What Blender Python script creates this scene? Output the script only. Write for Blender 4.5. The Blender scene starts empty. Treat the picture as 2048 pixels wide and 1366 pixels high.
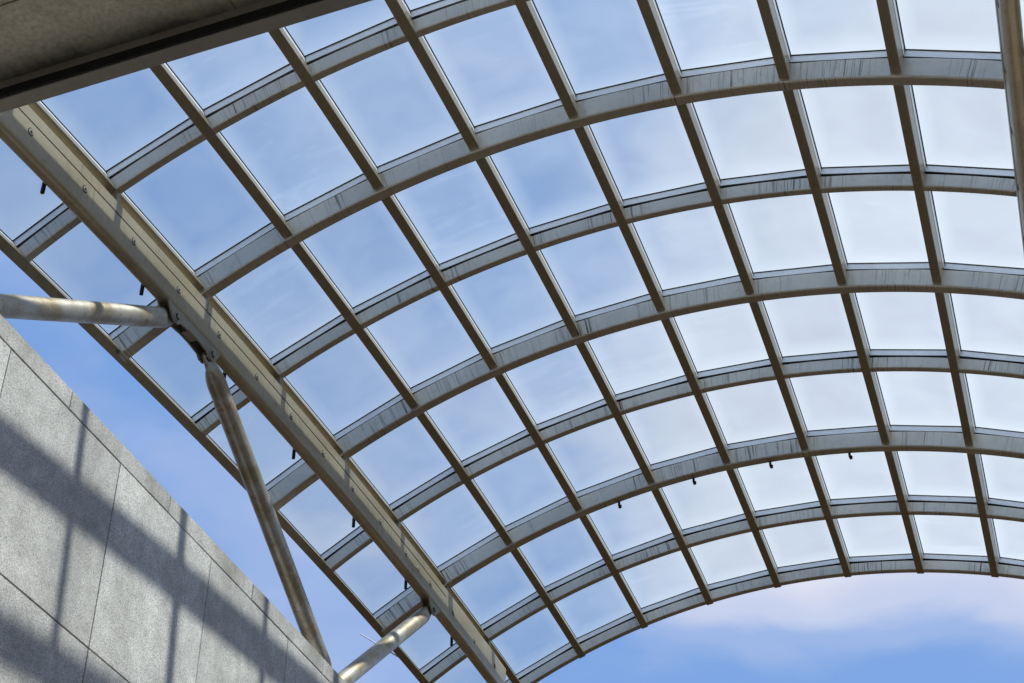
import bpy, bmesh, math, random
from mathutils import Vector, Matrix

random.seed(7)
C = bpy.context.scene.collection
scene = bpy.context.scene

# ------------------------------------------------------------------ camera
EYE = 1.6                                     # eye height above the paving
cam_d = bpy.data.cameras.new('camera')
cam_d.sensor_width = 36.0
cam_d.lens = 3285.37 / 2048 * 36.0
cam_d.clip_start = 0.1
cam_d.clip_end = 5000
cam = bpy.data.objects.new('camera', cam_d)
C.objects.link(cam)
RIGHT = Vector((0.94949408, 0.31378033, 0.00170283))
UP = Vector((0.18794089, -0.57303495, 0.7976899))
FWD = Vector((-0.25127518, 0.7570818, 0.60306544))
m = Matrix((RIGHT, UP, -FWD)).transposed().to_4x4()
m.translation = (0, 0, EYE)
cam.matrix_world = m
scene.camera = cam

# ------------------------------------------------------------------ light
SUN = Vector((1.0, -0.125, 1.48)).normalized()          # towards the sun
SUN_EL = math.asin(SUN.z)
SUN_AZ = math.atan2(SUN.x, SUN.y)
sun_d = bpy.data.lights.new('sun', 'SUN')
sun_d.energy = 5.0
sun_d.angle = math.radians(1.0)
sun_d.color = (1.0, 0.95, 0.87)
sun = bpy.data.objects.new('sun', sun_d)
sun.rotation_euler = SUN.to_track_quat('Z', 'Y').to_euler()
sun.location = (20, 0, 40)
C.objects.link(sun)

scene.view_settings.view_transform = 'Standard'
scene.view_settings.look = 'None'
scene.view_settings.gamma = 1
scene.view_settings.exposure = 0.62
scene.cycles.max_bounces = 6
scene.cycles.adaptive_threshold = 0.02
scene.cycles.diffuse_bounces = 3
scene.cycles.transparent_max_bounces = 16
scene.cycles.glossy_bounces = 2
scene.cycles.caustics_reflective = False
scene.cycles.caustics_refractive = False
scene.cycles.use_denoising = True


class NT:
    """small helper around a node tree"""
    def __init__(self, tree):
        self.t = tree
        self.n = tree.nodes
        self.l = tree.links

    def add(self, kind, **kw):
        nd = self.n.new(kind)
        for k, v in kw.items():
            if k.startswith('i_'):
                key = k[2:]
                key = int(key) if key.isdigit() else key.replace('_', ' ')
                if hasattr(v, 'is_output'):
                    self.l.new(v, nd.inputs[key])
                else:
                    nd.inputs[key].default_value = v
            else:
                setattr(nd, k, v)
        return nd

    def math(self, op, a, b=None, clamp=False):
        nd = self.n.new('ShaderNodeMath')
        nd.operation = op
        nd.use_clamp = clamp
        for i, v in enumerate((a, b)):
            if v is None:
                continue
            if hasattr(v, 'is_output'):
                self.l.new(v, nd.inputs[i])
            else:
                nd.inputs[i].default_value = v
        return nd.outputs[0]

    def ramp(self, fac, stops, interp='LINEAR'):
        nd = self.n.new('ShaderNodeValToRGB')
        nd.color_ramp.interpolation = interp
        el = nd.color_ramp.elements
        while len(el) < len(stops):
            el.new(0.5)
        for e, (p, c) in zip(el, stops):
            e.position = p
            e.color = (c, c, c, 1) if isinstance(c, (int, float)) else (*c, 1)
        self.l.new(fac, nd.inputs[0])
        return nd.outputs[0]

    def mix(self, fac, a, b, blend='MIX'):
        nd = self.n.new('ShaderNodeMix')
        nd.data_type = 'RGBA'
        nd.blend_type = blend
        for sock, v in ((nd.inputs[0], fac), (nd.inputs[6], a), (nd.inputs[7], b)):
            if hasattr(v, 'is_output'):
                self.l.new(v, sock)
            elif isinstance(v, (int, float)):
                sock.default_value = v
            else:
                sock.default_value = (*v, 1)
        return nd.outputs[2]

    def noise(self, vec, scale, detail=4, rough=0.5, dist=0.0):
        nd = self.n.new('ShaderNodeTexNoise')
        nd.inputs['Scale'].default_value = scale
        nd.inputs['Detail'].default_value = detail
        nd.inputs['Roughness'].default_value = rough
        nd.inputs['Distortion'].default_value = dist
        if vec is not None:
            self.l.new(vec, nd.inputs['Vector'])
        return nd.outputs['Fac']

    def mapping(self, vec, scale=(1, 1, 1), loc=(0, 0, 0), rot=(0, 0, 0)):
        nd = self.n.new('ShaderNodeMapping')
        nd.inputs['Scale'].default_value = scale
        nd.inputs['Location'].default_value = loc
        nd.inputs['Rotation'].default_value = rot
        self.l.new(vec, nd.inputs['Vector'])
        return nd.outputs[0]


# ------------------------------------------------------------------ sky
world = bpy.data.worlds.new('World')
scene.world = world
world.use_nodes = True
W = NT(world.node_tree)
W.n.clear()
sky = W.add('ShaderNodeTexSky', sky_type='NISHITA', sun_disc=False, sun_elevation=SUN_EL,
            sun_rotation=SUN_AZ, altitude=50.0, air_density=1.0, dust_density=1.2, ozone_density=1.6)
co = W.add('ShaderNodeTexCoord').outputs['Generated']
sep = W.add('ShaderNodeSeparateXYZ', i_0=co)
zc_ = W.math('MAXIMUM', sep.outputs[2], 0.06)
px_ = W.math('DIVIDE', sep.outputs[0], zc_)
py_ = W.math('DIVIDE', sep.outputs[1], zc_)
plane = W.add('ShaderNodeCombineXYZ', i_0=px_, i_1=py_, i_2=0.37).outputs[0]
n1 = W.noise(W.mapping(plane, (1, 1, 1), (3.1, 7.4, 0)), 1.5, 7, 0.5, 0.35)
n2 = W.noise(W.mapping(plane, (1, 1, 1), (11.3, 2.4, 0)), 3.4, 5, 0.5, 0.5)
cl = W.math('ADD', W.math('MULTIPLY', n1, 0.68), W.math('MULTIPLY', n2, 0.32))


def bank(u, v, inner, outer):
    """a large bright cloud standing in the direction of (u, v)"""
    d = (RIGHT * ((u - 1024) / 3285.37) + UP * ((683 - v) / 3285.37) + FWD).normalized()
    dot = W.add('ShaderNodeVectorMath', operation='DOT_PRODUCT', i_0=co, i_1=d).outputs['Value']
    a, b = math.cos(math.radians(outer)), math.cos(math.radians(inner))
    return W.add('ShaderNodeMapRange', interpolation_type='SMOOTHERSTEP', i_0=dot, i_1=a, i_2=b, i_3=0.0, i_4=1.0).outputs[0]


b1 = bank(2150, 480, 2.0, 19.0)
b2 = bank(1560, 900, 1.0, 9.0)
b3 = bank(1500, 1215, 0.5, 5.0)
c1 = bank(1750, 1540, 1.0, 9.5)
c2 = bank(120, 780, 3.0, 13.0)
bk = W.math('ADD', W.math('ADD', W.math('MULTIPLY', b1, 0.38), W.math('MULTIPLY', b3, 0.06)), W.math('MULTIPLY', b2, 0.12))
bk = W.math('SUBTRACT', bk, W.math('ADD', W.math('MULTIPLY', c1, 0.21), W.math('MULTIPLY', c2, 0.14)))
cl2 = W.math('ADD', cl, bk)
mask = W.ramp(cl2, [(0.38, 0.0), (0.52, 0.24), (0.66, 0.68), (0.86, 1.0)], 'EASE')
cloud_col = W.mix(n2, (4.45, 4.6, 5.6), (5.25, 5.35, 6.0))
blue = W.mix(0.75, sky.outputs[0], (1.42, 2.68, 5.5))
skycol = W.mix(W.math('MULTIPLY', mask, 0.95), blue, cloud_col)
bg = W.add('ShaderNodeBackground', i_0=skycol, i_1=0.10)
out = W.add('ShaderNodeOutputWorld', i_0=bg.outputs[0])


# ------------------------------------------------------------------ materials
def new_mat(name):
    mt = bpy.data.materials.new(name)
    mt.use_nodes = True
    t = NT(mt.node_tree)
    t.n.clear()
    return mt, t


def finish(t, color, rough=0.6, metal=0.0, bump=None, bump_s=0.2, bump_d=0.01, spec=0.25):
    bs = t.add('ShaderNodeBsdfPrincipled')
    for key, v in (('Base Color', color), ('Roughness', rough), ('Metallic', metal), ('Specular IOR Level', spec)):
        if hasattr(v, 'is_output'):
            t.l.new(v, bs.inputs[key])
        else:
            bs.inputs[key].default_value = v if not isinstance(v, tuple) else (*v, 1)
    if bump is not None:
        b = t.add('ShaderNodeBump', i_Height=bump)
        b.inputs['Strength'].default_value = bump_s
        b.inputs['Distance'].default_value = bump_d
        t.l.new(b.outputs[0], bs.inputs['Normal'])
    t.add('ShaderNodeOutputMaterial', i_0=bs.outputs[0])


def mat_metal(name, base, dark, streak=0.0, rough=0.5, metal=0.15):
    mt, t = new_mat(name)
    pos = t.add('ShaderNodeNewGeometry').outputs['Position']
    uv = t.add('ShaderNodeUVMap').outputs[0]
    big = t.noise(pos, 1.7, 3, 0.6)
    fine = t.noise(pos, 90, 3, 0.7)
    mid = t.noise(pos, 14, 4, 0.65)
    col = t.mix(t.ramp(big, [(0.35, 0.0), (0.7, 1.0)]), base, tuple(c * 0.86 for c in base))
    col = t.mix(t.ramp(fine, [(0.3, 0.35), (0.55, 0.0)]), col, tuple(c * 0.62 for c in base))
    col = t.mix(t.ramp(mid, [(0.55, 0.0), (0.75, 0.4)]), col, dark)
    if streak:
        st = t.noise(t.mapping(uv, (42, 0.6, 1)), 1.0, 3.5, 0.75, 0.15)
        st2 = t.noise(t.mapping(uv, (110, 1.0, 1), (4.1, 0, 0)), 1.0, 1.5, 0.5, 0.1)
        where = t.noise(t.mapping(uv, (0.9, 0.2, 1)), 1.0, 3, 0.65)
        a = t.ramp(st, [(0.54, 0.0), (0.62, 1.0)])
        b = t.ramp(st2, [(0.66, 0.0), (0.70, 0.8)])
        a = t.math('MAXIMUM', a, b)
        rn = t.add('ShaderNodeObjectInfo').outputs['Random']
        a = t.math('MULTIPLY', a, t.ramp(rn, [(0.0, 0.35), (0.6, 1.0)]))
        a = t.math('MULTIPLY', a, t.ramp(where, [(0.44, 0.0), (0.60, 1.0)]))
        col = t.mix(t.math('MULTIPLY', a, streak), col, (0.035, 0.032, 0.028))
    finish(t, col, t.math('ADD', t.math('MULTIPLY', mid, 0.25), rough - 0.12), metal, fine, 0.12, 0.002)
    return mt


def mat_plain(name, col, rough=0.6, metal=0.0):
    mt, t = new_mat(name)
    pos = t.add('ShaderNodeNewGeometry').outputs['Position']
    n = t.noise(pos, 25, 4, 0.6)
    c = t.mix(n, tuple(x * 0.75 for x in col), tuple(x * 1.2 for x in col))
    finish(t, c, rough, metal)
    return mt


def mat_strut():
    mt, t = new_mat('galvanised_tube_with_rust')
    pos = t.add('ShaderNodeNewGeometry').outputs['Position']
    uv = t.add('ShaderNodeUVMap').outputs[0]
    n = t.noise(pos, 6, 5, 0.65)
    f = t.noise(pos, 60, 3, 0.7)
    base = t.mix(n, (0.40, 0.365, 0.30), (0.62, 0.58, 0.50))
    dirt = t.ramp(t.noise(pos, 2.6, 5, 0.7), [(0.42, 0.0), (0.60, 0.85)])
    base = t.mix(dirt, base, (0.34, 0.265, 0.15))
    spots = t.ramp(t.noise(pos, 19, 4, 0.75, 0.6), [(0.575, 0.0), (0.64, 1.0)])
    patch = t.ramp(t.noise(pos, 2.2, 2, 0.5), [(0.38, 0.0), (0.54, 1.0)])
    sepu = t.add('ShaderNodeSeparateXYZ', i_0=uv)
    # rust rings where the end castings are welded to the tube
    r1 = t.math('ABSOLUTE', t.math('SUBTRACT', sepu.outputs[0], 0.62))
    ring = t.ramp(r1, [(0.0, 1.0), (0.09, 0.0)])
    ringn = t.ramp(t.noise(pos, 24, 4, 0.7), [(0.42, 0.0), (0.58, 0.9)])
    rust = t.math('MAXIMUM', t.math('MULTIPLY', spots, patch), t.math('MULTIPLY', ring, ringn))
    col = t.mix(rust, base, (0.30, 0.15, 0.045))
    met = t.math('SUBTRACT', 0.8, t.math('MULTIPLY', rust, 0.8))
    finish(t, col, t.math('ADD', 0.38, t.math('MULTIPLY', n, 0.2)), met, f, 0.15, 0.002, 0.5)
    return mt


def mat_granite(name, lift=1.0, stain=0.35):
    mt, t = new_mat(name)
    pos = t.add('ShaderNodeNewGeometry').outputs['Position']
    rnd = t.add('ShaderNodeObjectInfo').outputs['Random']
    v = t.add('ShaderNodeTexVoronoi', i_Vector=pos, i_Scale=130.0).outputs['Color']
    v = t.add('ShaderNodeSeparateColor', i_0=v).outputs[0]
    f1 = t.noise(pos, 62, 3, 0.75)
    f2 = t.noise(pos, 150, 2, 0.6)
    g = t.math('ADD', t.math('MULTIPLY', v, 0.45), t.math('ADD', t.math('MULTIPLY', f1, 0.4), t.math('MULTIPLY', f2, 0.35)))
    col = t.ramp(g, [(0.34, (0.19 * lift, 0.183 * lift, 0.172 * lift)), (0.54, (0.36 * lift, 0.345 * lift, 0.32 * lift)),
                     (0.76, (0.50 * lift, 0.482 * lift, 0.45 * lift))])
    big = t.noise(t.mapping(pos, (1, 1, 0.45)), 1.6, 5, 0.6)
    col = t.mix(t.ramp(big, [(0.42, 0.0), (0.70, stain)]), col, (0.22, 0.205, 0.175))
    mid = t.noise(pos, 5.5, 4, 0.6)
    col = t.mix(1.0, col, t.ramp(mid, [(0.3, 0.84), (0.7, 1.12)]), 'MULTIPLY')
    col = t.mix(1.0, col, t.ramp(rnd, [(0.0, 0.90), (1.0, 1.09)]), 'MULTIPLY')
    finish(t, col, 0.85, 0, g, 0.55, 0.006, 0.25)
    return mt


def mat_concrete():
    mt, t = new_mat('board_marked_concrete')
    oc = t.add('ShaderNodeTexCoord').outputs['Object']
    a = t.noise(oc, 2.2, 6, 0.65)
    b = t.noise(oc, 26, 4, 0.7)
    pits = t.add('ShaderNodeTexVoronoi', i_Vector=oc, i_Scale=22.0).outputs['Distance']
    pitm = t.math('MULTIPLY', t.ramp(pits, [(0.04, 1.0), (0.10, 0.0)]), t.ramp(t.noise(oc, 3.1, 2), [(0.52, 0.0), (0.62, 1.0)]))
    col = t.mix(t.ramp(a, [(0.35, 0.0), (0.65, 1.0)]), (0.45, 0.41, 0.28), (0.72, 0.67, 0.52))
    col = t.mix(t.ramp(b, [(0.35, 0.5), (0.6, 0.0)]), col, (0.29, 0.265, 0.20))
    col = t.mix(pitm, col, (0.05, 0.045, 0.035))
    st = t.noise(t.mapping(oc, (1.2, 6.0, 1), (0, 0, 0), (0, 0, 0.7)), 1.0, 4, 0.6)
    col = t.mix(t.ramp(st, [(0.6, 0.0), (0.75, 0.35)]), col, (0.55, 0.54, 0.49))
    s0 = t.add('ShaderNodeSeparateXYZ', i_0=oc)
    edge_shade = t.math('ADD', s0.outputs[1], t.math('MULTIPLY', t.math('SUBTRACT', a, 0.5), 0.5))
    col = t.mix(t.ramp(t.math('ADD', edge_shade, 1.0), [(0.56, 0.0), (0.74, 0.3), (0.90, 0.9)]), col, (0.06, 0.052, 0.036))  # soft corner shade beside the edge trim, painted into the concrete colour
    # formwork joints
    s = t.add('ShaderNodeSeparateXYZ', i_0=oc)
    wob = t.math('MULTIPLY', t.math('SUBTRACT', t.noise(oc, 5, 4), 0.5), 0.03)
    l1 = t.math('ABSOLUTE', t.math('SUBTRACT', t.math('ADD', s.outputs[1], wob), -0.74))
    l2 = t.math('ABSOLUTE', t.math('SUBTRACT', t.math('ADD', s.outputs[0], wob), 2.0))
    ln = t.math('MAXIMUM', t.ramp(l1, [(0.004, 1.0), (0.010, 0.0)]), t.ramp(l2, [(0.004, 1.0), (0.010, 0.0)]))
    ln = t.math('MULTIPLY', ln, t.ramp(t.noise(oc, 1.9, 3), [(0.40, 0.15), (0.56, 0.9)]))
    col = t.mix(ln, col, (0.06, 0.055, 0.04))
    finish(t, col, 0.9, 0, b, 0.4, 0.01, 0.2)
    return mt


def mat_glass():
    mt, t = new_mat('weathered_roof_glass')
    pos = t.add('ShaderNodeNewGeometry').outputs['Position']
    rnd = t.add('ShaderNodeObjectInfo').outputs['Random']
    tr = t.add('ShaderNodeBsdfTransparent', i_0=(0.835, 0.875, 0.89, 1))
    film = t.add('ShaderNodeBsdfTranslucent', i_0=(0.58, 0.625, 0.635, 1))
    uv = t.add('ShaderNodeSeparateXYZ', i_0=t.add('ShaderNodeUVMap').outputs[0])
    d = t.noise(pos, 1.3, 2.5, 0.6, 0.4)
    ex = t.math('MINIMUM', uv.outputs[0], t.math('SUBTRACT', 1.0, uv.outputs[0]))
    ey = t.math('MINIMUM', uv.outputs[1], t.math('SUBTRACT', 1.0, uv.outputs[1]))
    rim = t.math('MINIMUM', ex, ey)
    rim = t.ramp(t.math('ADD', rim, t.math('MULTIPLY', t.math('SUBTRACT', d, 0.5), 0.10)), [(0.0, 1.0), (0.07, 0.55), (0.20, 0.0)])
    sm = t.noise(t.mapping(pos, (0.6, 3.2, 1.0)), 1.6, 3, 0.65, 0.6)
    sm = t.math('MULTIPLY', t.ramp(sm, [(0.56, 0.0), (0.64, 1.0)]), t.ramp(rnd, [(0.35, 0.0), (0.9, 1.0)]))
    fac = t.math('ADD', t.math('MULTIPLY', t.ramp(d, [(0.3, 0.0), (0.75, 1.0)]), 0.055),
                 t.math('ADD', t.math('MULTIPLY', rnd, 0.045), 0.05))
    fac = t.math('ADD', fac, t.math('ADD', t.math('MULTIPLY', rim, 0.11), t.math('MULTIPLY', sm, 0.03)))
    m1 = t.add('ShaderNodeMixShader', i_0=fac, i_1=tr.outputs[0], i_2=film.outputs[0])
    t.add('ShaderNodeOutputMaterial', i_0=m1.outputs[0])
    return mt


def mat_paving():
    mt, t = new_mat('dark_brown_paving')
    pos = t.add('ShaderNodeNewGeometry').outputs['Position']
    br = t.add('ShaderNodeTexBrick', i_Vector=pos, i_Scale=1.6)
    br.inputs['Color1'].default_value = (0.047, 0.034, 0.020, 1)
    br.inputs['Color2'].default_value = (0.04, 0.029, 0.018, 1)
    br.inputs['Mortar'].default_value = (0.03, 0.025, 0.02, 1)
    br.inputs['Mortar Size'].default_value = 0.012
    n = t.noise(pos, 3, 5, 0.6)
    col = t.mix(t.ramp(n, [(0.4, 0.0), (0.8, 0.5)]), br.outputs['Color'], (0.035, 0.027, 0.018))
    finish(t, col, 1.0, 0, None, 0.2, 0.01, 0.0)
    return mt


M_RIB = mat_metal('weathered_galvanised_steel', (0.54, 0.505, 0.435), (0.29, 0.25, 0.18), 0.95, 0.36, 0.85)
M_PURLIN = mat_metal('olive_grey_steel', (0.36, 0.315, 0.23), (0.21, 0.17, 0.105), 0.35, 0.38, 0.85)
M_BAR = mat_metal('anodised_glazing_bar', (0.80, 0.80, 0.79), (0.62, 0.61, 0.58), 0.0, 0.45, 0.75)
M_BEAM = mat_metal('beige_grey_painted_beam', (0.54, 0.475, 0.345), (0.28, 0.22, 0.13), 0.5, 0.45, 0.7)
M_STRUT = mat_strut()
M_RUBBER = mat_plain('black_rubber', (0.012, 0.012, 0.012), 0.7)
M_BLACK = mat_plain('black_pipe', (0.02, 0.02, 0.021), 0.5)
M_STEEL = mat_plain('steel_bolt', (0.34, 0.33, 0.30), 0.45, 0.2)
M_GUSSET = mat_metal('dirty_steel_plate', (0.42, 0.385, 0.31), (0.20, 0.15, 0.09), 0.0, 0.5, 0.7)
M_GRANITE = mat_granite('flamed_grey_granite', 1.4)
M_COPING = mat_granite('weathered_granite_coping', 1.3, 0.8)
M_JOINT = mat_plain('dark_wall_joint', (0.06, 0.045, 0.03), 0.9)
M_CONC = mat_concrete()
M_BAND = mat_metal('dull_brown_edge_trim', (0.26, 0.235, 0.195), (0.15, 0.125, 0.09), 0.0, 0.6, 0.1)
M_GLASS = mat_glass()
M_PAVE = mat_paving()
M_BOUNCE = mat_granite('pale_bounce_slabs', 1.4, 0.2)

# ------------------------------------------------------------------ the vault's own coordinates
# the canopy is an arch section (radius R) swept along a very flat arc (it rises slightly away from the camera)
XC, ZC, Y0 = -2.7935, 1.1112, 11.4035
DS, T0, DT, KAP = 1.7342, -0.5013, 0.1124, 0.0110
R = 10.0
TILT = 0.105
CT, ST = math.cos(TILT), math.sin(TILT)


def S(x, n, s, off=0.0):
    """section coordinates (x across, n up), station s along the vault -> world"""
    phi = KAP * DS * s
    sp, cp = math.sin(phi), math.cos(phi)
    y = Y0 + sp / KAP + n * sp + off * cp
    z = ZC - (1 - cp) / KAP + n * cp - off * sp
    return Vector((XC + x, CT * y - ST * z, ST * y + CT * z + EYE))


def A(k, r, s, off=0.0, t=0.0):
    """arch coordinates: purlin line k, radius r, station s, t sideways"""
    th = T0 + DT * k
    return S(r * math.sin(th) + t * math.cos(th), r * math.cos(th) - t * math.sin(th), s, off)


def obj(name, bm, mat, parent=None, smooth=False):
    me = bpy.data.meshes.new(name)
    bmesh.ops.recalc_face_normals(bm, faces=bm.faces)
    bm.to_mesh(me)
    bm.free()
    if smooth:
        for p in me.polygons:
            p.use_smooth = True
    me.materials.append(mat)
    o = bpy.data.objects.new(name, me)
    C.objects.link(o)
    if parent is not None:
        o.parent = parent
    return o


def empty(name, loc=(0, 0, 0)):
    o = bpy.data.objects.new(name, None)
    o.location = loc
    C.objects.link(o)
    return o


def tag(o, label=None, cat=None, group=None, kind=None):
    for k, v in (('label', label), ('category', cat), ('group', group), ('kind', kind)):
        if v:
            o[k] = v
    return o


def adopt(o, root):
    """parent while keeping the world-space mesh where it is"""
    o.parent = root
    o.matrix_parent_inverse = Matrix.Translation(-Vector(root.location)) if root.parent is None else root.matrix_parent_inverse.copy()
    return o


def loft(rings, bm=None, caps=True, lengths=None):
    """skin a list of closed rings; uv = (length along, distance round)"""
    bm = bm or bmesh.new()
    uvl = bm.loops.layers.uv.verify()
    vs = [[bm.verts.new(p) for p in ring] for ring in rings]
    bm.verts.index_update()
    nr = len(rings[0])
    if lengths is None:
        lengths = [0.0]
        for a, b in zip(rings, rings[1:]):
            lengths.append(lengths[-1] + (sum(b, Vector()) / nr - sum(a, Vector()) / nr).length)
    per = [0.0]
    for j in range(nr):
        per.append(per[-1] + (rings[0][(j + 1) % nr] - rings[0][j]).length)
    for i in range(len(rings) - 1):
        for j in range(nr):
            j2 = (j + 1) % nr
            f = bm.faces.new((vs[i][j], vs[i][j2], vs[i + 1][j2], vs[i + 1][j]))
            for lp, (u, v) in zip(f.loops, ((lengths[i], per[j]), (lengths[i], per[j + 1]), (lengths[i + 1], per[j + 1]), (lengths[i + 1], per[j]))):
                lp[uvl].uv = (u, v)
    if caps:
        bm.faces.new(vs[0])
        bm.faces.new(list(reversed(vs[-1])))
    return bm


def round_rect(x0, x1, y0, y1, rb, rt, seg=3):
    """rectangle outline, radius rb on the two lower corners and rt on the upper ones"""
    pts = []
    for cx, cy, r, a0 in ((x0 + rb, y0 + rb, rb, 180), (x1 - rb, y0 + rb, rb, 270), (x1 - rt, y1 - rt, rt, 0), (x0 + rt, y1 - rt, rt, 90)):
        if r <= 0:
            pts.append((cx, cy))
        else:
            for q in range(seg + 1):
                a = math.radians(a0 + 90 * q / seg)
                pts.append((cx + r * math.cos(a), cy + r * math.sin(a)))
    return pts


def box_pts(fn, a0, a1, b0, b1, c0, c1):
    """eight-point box in any coordinates: fn(a, b, c) -> world"""
    return loft([[fn(a, b0, c0), fn(a, b1, c0), fn(a, b1, c1), fn(a, b0, c1)] for a in (a0, a1)])


def cyl(p0, p1, r0, r1=None, seg=20, bm=None):
    r1 = r0 if r1 is None else r1
    ax = (p1 - p0).normalized()
    u = ax.orthogonal().normalized()
    v = ax.cross(u)
    rings = [[p + (u * math.cos(2 * math.pi * j / seg) + v * math.sin(2 * math.pi * j / seg)) * r for j in range(seg)] for p, r in ((p0, r0), (p1, r1))]
    return loft(rings, bm)


# ------------------------------------------------------------------ ground
bm = bmesh.new()
g = 1500
bm.faces.new([bm.verts.new(p) for p in ((-g, -g, 0), (g, -g, 0), (g, g, 0), (-g, g, 0))])
tag(obj('ground', bm, M_PAVE), kind='structure')
bm = bmesh.new()
bm.faces.new([bm.verts.new(p) for p in ((-7.5, -6, 0.004), (1.05, -6, 0.004), (1.05, 9.5, 0.004), (-7.5, 9.5, 0.004))])
tag(obj('bounce_floor', bm, M_BOUNCE), kind='structure')  # pale sheet added out of view to bounce light up onto the lintel

# ------------------------------------------------------------------ granite walls
XW = -7.58
TOP = 8.59 + EYE
J1, J2 = 8.385 + EYE, 6.475 + EYE
PW = 1.886                       # panel pitch along the wall
Y_J = 11.18                      # one upright joint
GAP = 0.014


def granite_wall(face_x, side, label):
    root = empty('granite_wall', (face_x, 8.0, 0))
    tag(root, label, 'wall', kind='thing')
    y_a, y_b = Y_J - 8 * PW, Y_J + 5 * PW
    back = face_x + side * 0.55
    core = face_x + side * 0.035

    def part(name, mat, x0, x1, ya, yb, z0, z1, bev):
        b = bmesh.new()
        bmesh.ops.create_cube(b, size=1)
        for v in b.verts:
            v.co = Vector(((x0 + x1) / 2 + v.co.x * abs(x1 - x0), (ya + yb) / 2 + v.co.y * (yb - ya), (z0 + z1) / 2 + v.co.z * (z1 - z0)))
        if bev:
            bmesh.ops.bevel(b, geom=list(b.edges), offset=bev, segments=1, affect='EDGES')
        o = obj(name, b, mat)
        adopt(o, root)
        return o
    part('wall_core', M_JOINT, core, back, y_a, y_b, 0, TOP - 0.02, 0)
    zs = [J1, J2]
    while zs[-1] > 0.4:
        zs.append(max(zs[-1] - (J1 - J2), 0.004))
    ys = [y_a + PW * q for q in range(14)]
    for za, zb in zip(zs[1:], zs[:-1]):
        for ya, yb in zip(ys, ys[1:]):
            d = random.uniform(-0.0022, 0.0022)
            part('granite_panel', M_GRANITE, face_x + side * d, core + side * 0.01, ya + GAP / 2, yb - GAP / 2, za + GAP / 2, zb - GAP / 2, 0.003)
    yc = [y_a] + [y_a + PW * (q + 0.507) for q in range(13)] + [y_b]
    for ya, yb in zip(yc, yc[1:]):
        d = random.uniform(-0.002, 0.002)
        part('coping_stone', M_COPING, face_x + side * d, back + side * 0.01, ya + GAP / 2, yb - GAP / 2, J1 + GAP / 2, TOP, 0.006)
    return root


granite_wall(XW, -1, 'grey granite clad wall at lower left, crossed by the shadow of the canopy grid')
granite_wall(1.10, 1, 'grey granite clad wall under the right-hand beam, on the shaded side of the passage')


def ray_at(u, v, axis, val):
    d = RIGHT * ((u - 1024) / 3285.37) + UP * ((683 - v) / 3285.37) + FWD
    k = (val - (EYE if axis == 2 else 0)) / d[axis]
    return d * k + Vector((0, 0, EYE))


# ------------------------------------------------------------------ concrete lintel
ZL = TOP + 0.015
e0 = ray_at(0, 227, 2, ZL)
e1 = ray_at(750, 0, 2, ZL)
dirx = (e1 - e0).normalized()
diry = Vector((-dirx.y, dirx.x, 0))
lin = empty('concrete_lintel', (e0.x, e0.y, 0))
tag(lin, 'dark concrete slab with a metal edge trim crossing the upper left corner', 'slab', kind='thing')
LX0, LX1 = -2.2, 9.4


def lint(profile, name, mat):
    rings = [[e0 + dirx * x + diry * y + Vector((0, 0, z)) for y, z in profile] for x in (LX0, LX1)]
    rot = Matrix(((dirx.x, diry.x, 0), (dirx.y, diry.y, 0), (0, 0, 1))).transposed()
    o = obj(name, loft([[rot @ (p - e0) for p in r] for r in rings]), mat)
    o.location = e0 - Vector(lin.location)
    o.rotation_euler = rot.transposed().to_euler()
    o.parent = lin
    return o


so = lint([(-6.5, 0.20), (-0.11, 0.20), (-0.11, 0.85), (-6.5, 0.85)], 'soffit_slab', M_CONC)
lint([(-0.118, 0.0), (-0.004, 0.0), (0.0, 0.004), (0.0, 0.86), (-0.10, 0.86), (-0.10, 0.21), (-0.118, 0.21)], 'edge_trim', M_BAND)
lint([(-0.135, 0.012), (-0.119, 0.012), (-0.119, 0.10), (-0.135, 0.10)], 'shade_strip', M_RUBBER)  # black strip added to stand for the shade on the trim's near face

# ------------------------------------------------------------------ glass canopy
can = empty('glass_canopy', S(0, 0, 3).to_tuple())
can.location = (XC, 16.0, 0)
tag(can, 'barrel-vaulted canopy of grey steel ribs and square glass panes on tube struts', 'canopy')
K0, K1 = -1, 9
RIBS = [-1, 0, 1, 2, 3, 4, 5, 6, 6.92]
MAJOR = (-1, 1, 3, 5)
SUB = 6
R_TOP = 10.168
R_BAR0, R_BAR1 = 10.206, 10.286
R_GL0, R_GL1 = 10.2945, 10.310
BAR = 0.048                     # half width of a glazing bar


def bar_hw(s):
    return 0.066 if s in MAJOR else 0.048



def piece(name, bm, mat, parent=can, smooth=False):
    o = obj(name, bm, mat, None, smooth)
    if parent is can:
        adopt(o, can)
    else:
        o.parent = parent
        # parts share the canopy's offset; sub-parts sit in their part's space
    return o


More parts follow.
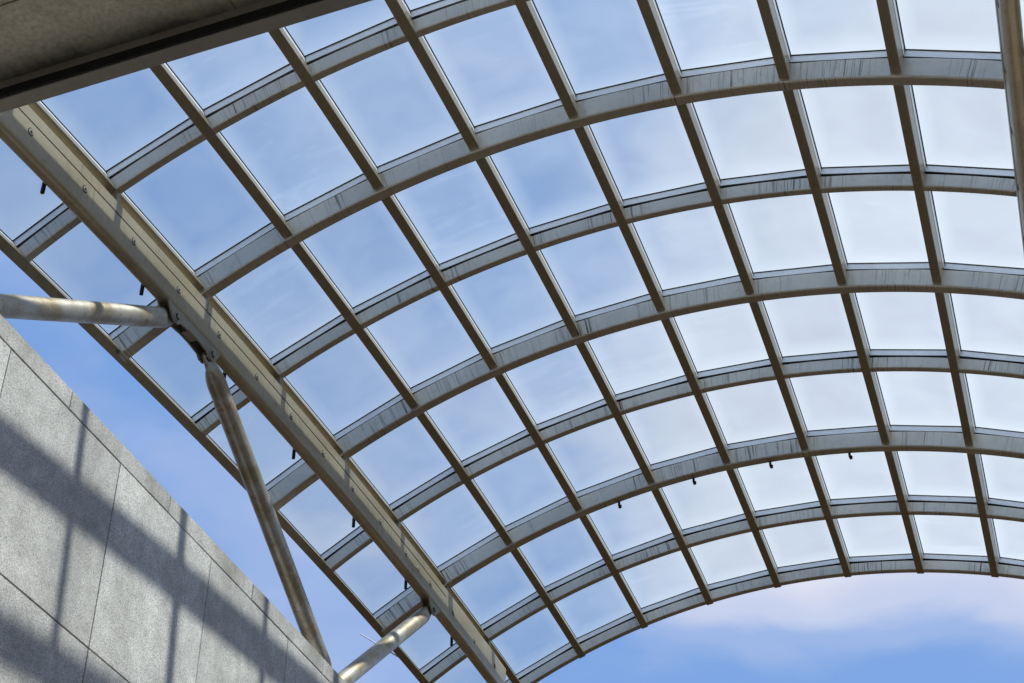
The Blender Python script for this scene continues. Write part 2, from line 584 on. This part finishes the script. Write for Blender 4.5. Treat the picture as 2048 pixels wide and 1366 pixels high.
rib_objs = {}
for s in RIBS:
    big = s in MAJOR
    hw, r0 = (0.074, 9.94) if big else (0.05, 10.0)
    rt = R_TOP + (0.014 if big else 0.0)
    sec = round_rect(-hw, hw, r0, rt, 0.022 if big else 0.016, 0.008)
    ks = [K0 + 0.004 + (K1 - K0 - 0.008) * q / ((K1 - K0) * SUB) for q in range((K1 - K0) * SUB + 1)]
    bm = loft([[A(k, r, s, o) for o, r in sec] for k in ks], lengths=[k * DT * R + s * 13.7 for k in ks])
    rib = piece('arch_rib', bm, M_RIB)
    rib_objs[s] = rib
    bm = loft([[A(k, r, s, o) for o, r in ((-0.03, 10.16), (0.03, 10.16), (0.03, 10.212), (-0.03, 10.212))] for k in ks])
    piece('gasket', bm, M_RUBBER, rib)
    for k in range(K0, K1):
        bw = bar_hw(s)
        ka, kb = k + 0.049 / (DT * R), k + 1 - 0.049 / (DT * R)
        bm = loft([[A(kk, r, s, o) for o, r in ((-bw, R_BAR0), (bw, R_BAR0), (bw, R_BAR1), (-bw, R_BAR1))] for kk in (ka, kb)])
        piece('glazing_bar', bm, M_BAR)

SE0, SE1 = -1.05, 6.955
for k in range(K0, K1 + 1):
    hw = 0.055
    sec = round_rect(-hw, hw, R - 0.003, R_TOP - 0.004, 0.008, 0.006, 2)
    n = 40
    ss = [SE0 + (SE1 - SE0) * q / n for q in range(n + 1)]
    bm = loft([[A(k, r, s, 0, t) for t, r in sec] for s in ss], lengths=[s * 1.85 + k * 9.3 for s in ss])
    pur = piece('purlin', bm, M_PURLIN)
    bm = loft([[A(k, r, s, 0, t) for t, r in ((-0.03, 10.158), (0.03, 10.158), (0.03, 10.21), (-0.03, 10.21))] for s in ss])
    piece('gasket', bm, M_RUBBER, pur)
    for sa, sb in zip(RIBS, RIBS[1:]):
        # the bar over a purlin runs through the rib lines; it stops 1 mm short of the next one
        bm = loft([[A(k, r, s, off, t) for t, r in ((-BAR, R_BAR0 + 0.001), (BAR, R_BAR0 + 0.001), (BAR, R_BAR1 - 0.001), (-BAR, R_BAR1 - 0.001))] for s, off in ((sa, 0.0005), (sb, -0.0005))])
        piece('glazing_bar', bm, M_BAR)

for sa, sb in zip(RIBS, RIBS[1:]):
    for k in range(K0, K1):
        e = 0.006

        def q4(r, i, rim=0):
            ia, ib = i + rim * bar_hw(sa), i + rim * bar_hw(sb)
            i = i + rim * BAR
            return [A(k, r, sa, ia, i), A(k + 1, r, sa, ia, -i), A(k + 1, r, sb, -ib, -i), A(k, r, sb, -ib, i)]
        bm = loft([q4(R_GL0, e), q4(R_GL1, e)])
        uvl = bm.loops.layers.uv.verify()
        bm.verts.ensure_lookup_table()
        corner = [(0, 0), (1, 0), (1, 1), (0, 1)] * 2
        for f in bm.faces:
            for lp in f.loops:
                lp[uvl].uv = corner[lp.vert.index]
        pane = piece('glass_pane', bm, M_GLASS)
        # dark seal frame under the pane's rim
        bm = bmesh.new()
        o0, o1 = q4(R_BAR1, 0.010), q4(R_GL0 - 0.0005, 0.010)
        i0, i1 = q4(R_BAR1, 0.010, 1), q4(R_GL0 - 0.0005, 0.010, 1)
        V = [[bm.verts.new(p) for p in ring] for ring in (o0, i0, i1, o1)]
        for a in range(4):
            for j in range(4):
                bm.faces.new((V[a][j], V[a][(j + 1) % 4], V[(a + 1) % 4][(j + 1) % 4], V[(a + 1) % 4][j]))
        piece('seal', bm, M_RUBBER, pane)

# ---- edge beams
BX0, BX1 = -4.89, -4.72          # left beam, section coordinates
BN0, BN1 = 8.185, 8.64
RBX, RDN = 3.785, 0.45           # right beam: its inner face and how much higher it sits
SB0, SB1 = -1.25, 6.36


def edge_beam(inner, sg, dn, label):
    """sg = +1: inner face looks to +x (left beam); -1: the mirrored beam"""
    def X(d):                    # d metres outwards from the inner face
        return inner - sg * d
    wdt = BX1 - BX0
    b0, b1 = BN0 + dn, BN1 + dn
    rho = 0.27
    ss = [SB0 + (SB1 - 0.20 - SB0) * q / 40 for q in range(41)]
    s_r = ss[-1]
    rings = []
    ends = [s_r + (SB1 - s_r) * math.sin(math.radians(90 * q / 9)) for q in range(1, 10)]
    for s in ss + ends:
        lift = 0.0
        if s > s_r:
            f = (s - s_r) / (SB1 - s_r)
            lift = rho * (1 - math.sqrt(max(0.0, 1 - f * f)))
        sec = round_rect(0, wdt, b0 + lift, b1, 0.065, 0.02, 5)
        rings.append([S(X(d), n, s) for d, n in sec])
    beam = piece('edge_beam', loft(rings), M_BEAM)
    for p in beam.data.polygons:
        p.use_smooth = True
    tag(beam, label)
    # cover plates along the upper part of the inner face, with a dark seam below them
    for sa, sb in ((SB0, 0.98), (0.99, 4.93)):
        nseg = 16
        sq = [sa + (sb - sa) * q / nseg for q in range(nseg + 1)]
        piece('cover_plate', loft([[S(X(d), n, s) for d, n in ((-0.005, b1 - 0.135), (-0.005, b1 - 0.021), (0.004, b1 - 0.021), (0.004, b1 - 0.135))] for s in sq]), M_BEAM, beam)
        piece('seam', loft([[S(X(d), n, s) for d, n in ((-0.0015, b1 - 0.143), (-0.0015, b1 - 0.135), (0.004, b1 - 0.135), (0.004, b1 - 0.143))] for s in sq]), M_RUBBER, beam)
    # countersunk bolts, two to a bay
    nb = b0 + 0.205
    for q in range(15):
        s = -0.82 + 0.4925 * q
        if s > SB1 - 0.05:
            continue
        nn = nb + (0.03 if s > 6 else 0)
        bm = cyl(S(X(0.004), nn, s), S(X(-0.007), nn, s), 0.036, 0.032, 20)
        bolt = piece('bolt', bm, M_STEEL, beam)
        piece('bolt_rim', cyl(S(X(0.002), nn, s), S(X(-0.002), nn, s), 0.042, 0.042, 20), M_RUBBER, beam)
        piece('bolt_socket', cyl(S(X(0.0), nn, s), S(X(-0.0085), nn, s), 0.015, 0.015, 10), M_RUBBER, beam)
    piece('cover_disc', cyl(S(X(0.004), nb - 0.0, 4.35), S(X(-0.006), nb, 4.35), 0.045, 0.045, 24), M_BEAM, beam)
    # brackets up to the ribs
    for s in RIBS[:-1]:
        r_s = 9.95 if s in MAJOR else 10.01
        topn = math.sqrt(r_s ** 2 - (inner - sg * 0.085) ** 2) + 0.02
        bm = loft([[S(X(d), n, s, o) for d, n in ((0.03, b1 - 0.01), (0.14, b1 - 0.01), (0.14, topn), (0.03, topn))] for o in (-0.035, 0.035)])
        piece('bracket', bm, M_GUSSET, beam)
    # short black drain pipes on the outer side
    for q in range(-1, 6):
        s = 0.47 + 0.978 * q
        p = S(X(wdt + 0.036), b0 + 0.16, s)
        bm = cyl(p, p - Vector((0, 0, 0.195)), 0.021, 0.021, 14)
        piece('drain_pipe', bm, M_BLACK, beam)
    return beam


left_beam = edge_beam(BX1, 1, 0.0, 'beige box beam with a row of bolts, lit on its inner face')
right_beam = edge_beam(RBX, -1, RDN, 'shaded box beam at the right-hand edge')

# ---- struts with their gussets
FRONT = 0.0


def strut(p0, p1, label, r=0.098):
    """tube from the pin p0 on the beam down to p1; both ends are flattened to a tongue across x"""
    ax = (p1 - p0)
    L = ax.length
    ax.normalize()
    xn = Vector((1, 0, 0))
    xn = (xn - ax * ax.dot(xn)).normalized()
    wv = ax.cross(xn)
    stn = [(-0.052, .030, .024), (-0.035, .055, .028), (0.0, .070, .030), (0.07, .088, .030), (0.125, .102, .030), (0.14, .104, .042),
           (0.17, .106, .062), (0.22, .108, .084), (0.29, .108, .102), (0.36, .108, .108)]
    seq = [(d, a, b) for d, a, b in stn]
    for q in range(1, 9):
        d = 0.36 + (L - 0.72) * q / 9
        seq.append((d, .108, .108))
    seq += [(L - d, a, b) for d, a, b in reversed(stn)]
    rings = []
    N = 28
    for d, a, b in seq:
        ring = []
        for j in range(N):
            t = 2 * math.pi * j / N
            c, s_ = math.cos(t), math.sin(t)
            e = 1.0 if b > 0.09 else 0.55 + 0.45 * (b - 0.02) / 0.07
            ring.append(p0 + ax * d + wv * (a * math.copysign(abs(c) ** e, c)) + xn * (b * math.copysign(abs(s_) ** e, s_)))
        rings.append(ring)
    o = piece('strut', loft(rings, lengths=[d for d, _, _ in seq]), M_STRUT, can, True)
    tag(o, label)
    return o


def gusset(inner, sg, dn, pins, beam):
    def X(d):
        return inner - sg * d
    top = BN0 + dn + 0.03
    low = BN0 + dn - 0.10
    a, b = pins[0], pins[-1]
    u = 1 / 1.86
    out_ = [(a - 0.20 * u, top), (a - 0.085 * u, low - 0.03), (a - 0.04 * u, low - 0.065), (a + 0.05 * u, low - 0.065), (a + 0.10 * u, low - 0.02)]
    if len(pins) > 1:
        mid = (a + b) / 2
        out_ += [(mid - 0.09 * u, low + 0.0), (mid + 0.09 * u, low + 0.0), (b - 0.10 * u, low - 0.02), (b - 0.05 * u, low - 0.065), (b + 0.04 * u, low - 0.065), (b + 0.085 * u, low - 0.03), (b + 0.20 * u, top)]
    else:
        out_ += [(a + 0.30 * u, top)]
    for d0, d1 in ((0.018, 0.038), (0.132, 0.152)):
        piece('gusset_plate', loft([[S(X(d), n, s) for s, n in out_] for d in (d0, d1)]), M_GUSSET, beam)
    if len(pins) > 1:
        mid = (a + b) / 2
        piece('gusset_web', loft([[S(X(d), n, s) for s, n in ((mid - 0.12 * u, top), (mid - 0.10 * u, low + 0.01), (mid + 0.10 * u, low + 0.01), (mid + 0.12 * u, top))] for d in (0.04, 0.13)]), M_GUSSET, beam)
    for s in pins:
        n = low
        piece('washer', cyl(S(X(0.020), n, s), S(X(0.006), n, s), 0.056, 0.052, 24), M_STEEL, beam)
        piece('pin_ring', cyl(S(X(0.010), n, s), S(X(0.002), n, s), 0.037, 0.036, 20), M_RUBBER, beam)
        piece('pin', cyl(S(X(0.17), n, s), S(X(-0.012), n, s), 0.026, 0.024, 18), M_GUSSET, beam)
    return [S(X(0.085), low, s) for s in pins]


PIN = (0.68, 1.10, 4.70)
pa = gusset(BX1, 1, 0.0, (PIN[0], PIN[1]), left_beam)
pb = gusset(BX1, 1, 0.0, (PIN[2],), left_beam)
XF = -7.80
f1 = ray_at(-75, 606, 0, XF)
f2 = ray_at(661, 1372, 0, XF)
f3 = ray_at(655, 1386, 0, XF)
strut(pa[0], f1, 'rust-stained tube strut, nearly level, from the wall at left to the beam')
strut(pa[1], f2, 'steep brown-stained tube strut running down to the far part of the wall')
strut(pb[0], f3, 'bright tube strut at the bottom, from the wall to the far end of the beam')
ra = gusset(RBX, -1, RDN, (2.75, 3.17), right_beam)


def right_foot(s):
    return Vector((1.35, S(0, 9, s).y, TOP - 0.02))


strut(ra[0], right_foot(1.0), 'tube strut below the right-hand beam, leaning back')
strut(ra[1], right_foot(4.9), 'tube strut below the right-hand beam, leaning forward')

# ---- small spray nozzles hung on the far side of one deep rib
for k in (2.52, 3.53, 4.53, 5.53):
    p = A(k, 9.99, 5, 0.092)
    bm = cyl(p, p - Vector((0, 0, 0.095)), 0.018, 0.018, 12)
    cyl(p - Vector((-0.012, 0, 0.085)), p - Vector((-0.012, 0, 0.125)), 0.026, 0.022, 12, bm)
    piece('nozzle', bm, M_BLACK, rib_objs[5])

# ---- thin rod on the outer edge
base = A(-1, 10.02, 5.43, 0, -0.05)
tip = ray_at(721, 1268, 1, base.y)
tag(piece('thin_rod', cyl(base, tip, 0.011, 0.009, 8), M_BAR), 'thin pale rod sticking out from the outer edge')

# sub-parts were built in world space: bring them under the same offset as their parts
bpy.context.view_layer.update()
for o in can.children_recursive:
    if o.parent is not can:
        o.matrix_parent_inverse = o.parent.matrix_world.inverted()
bpy.context.view_layer.update()
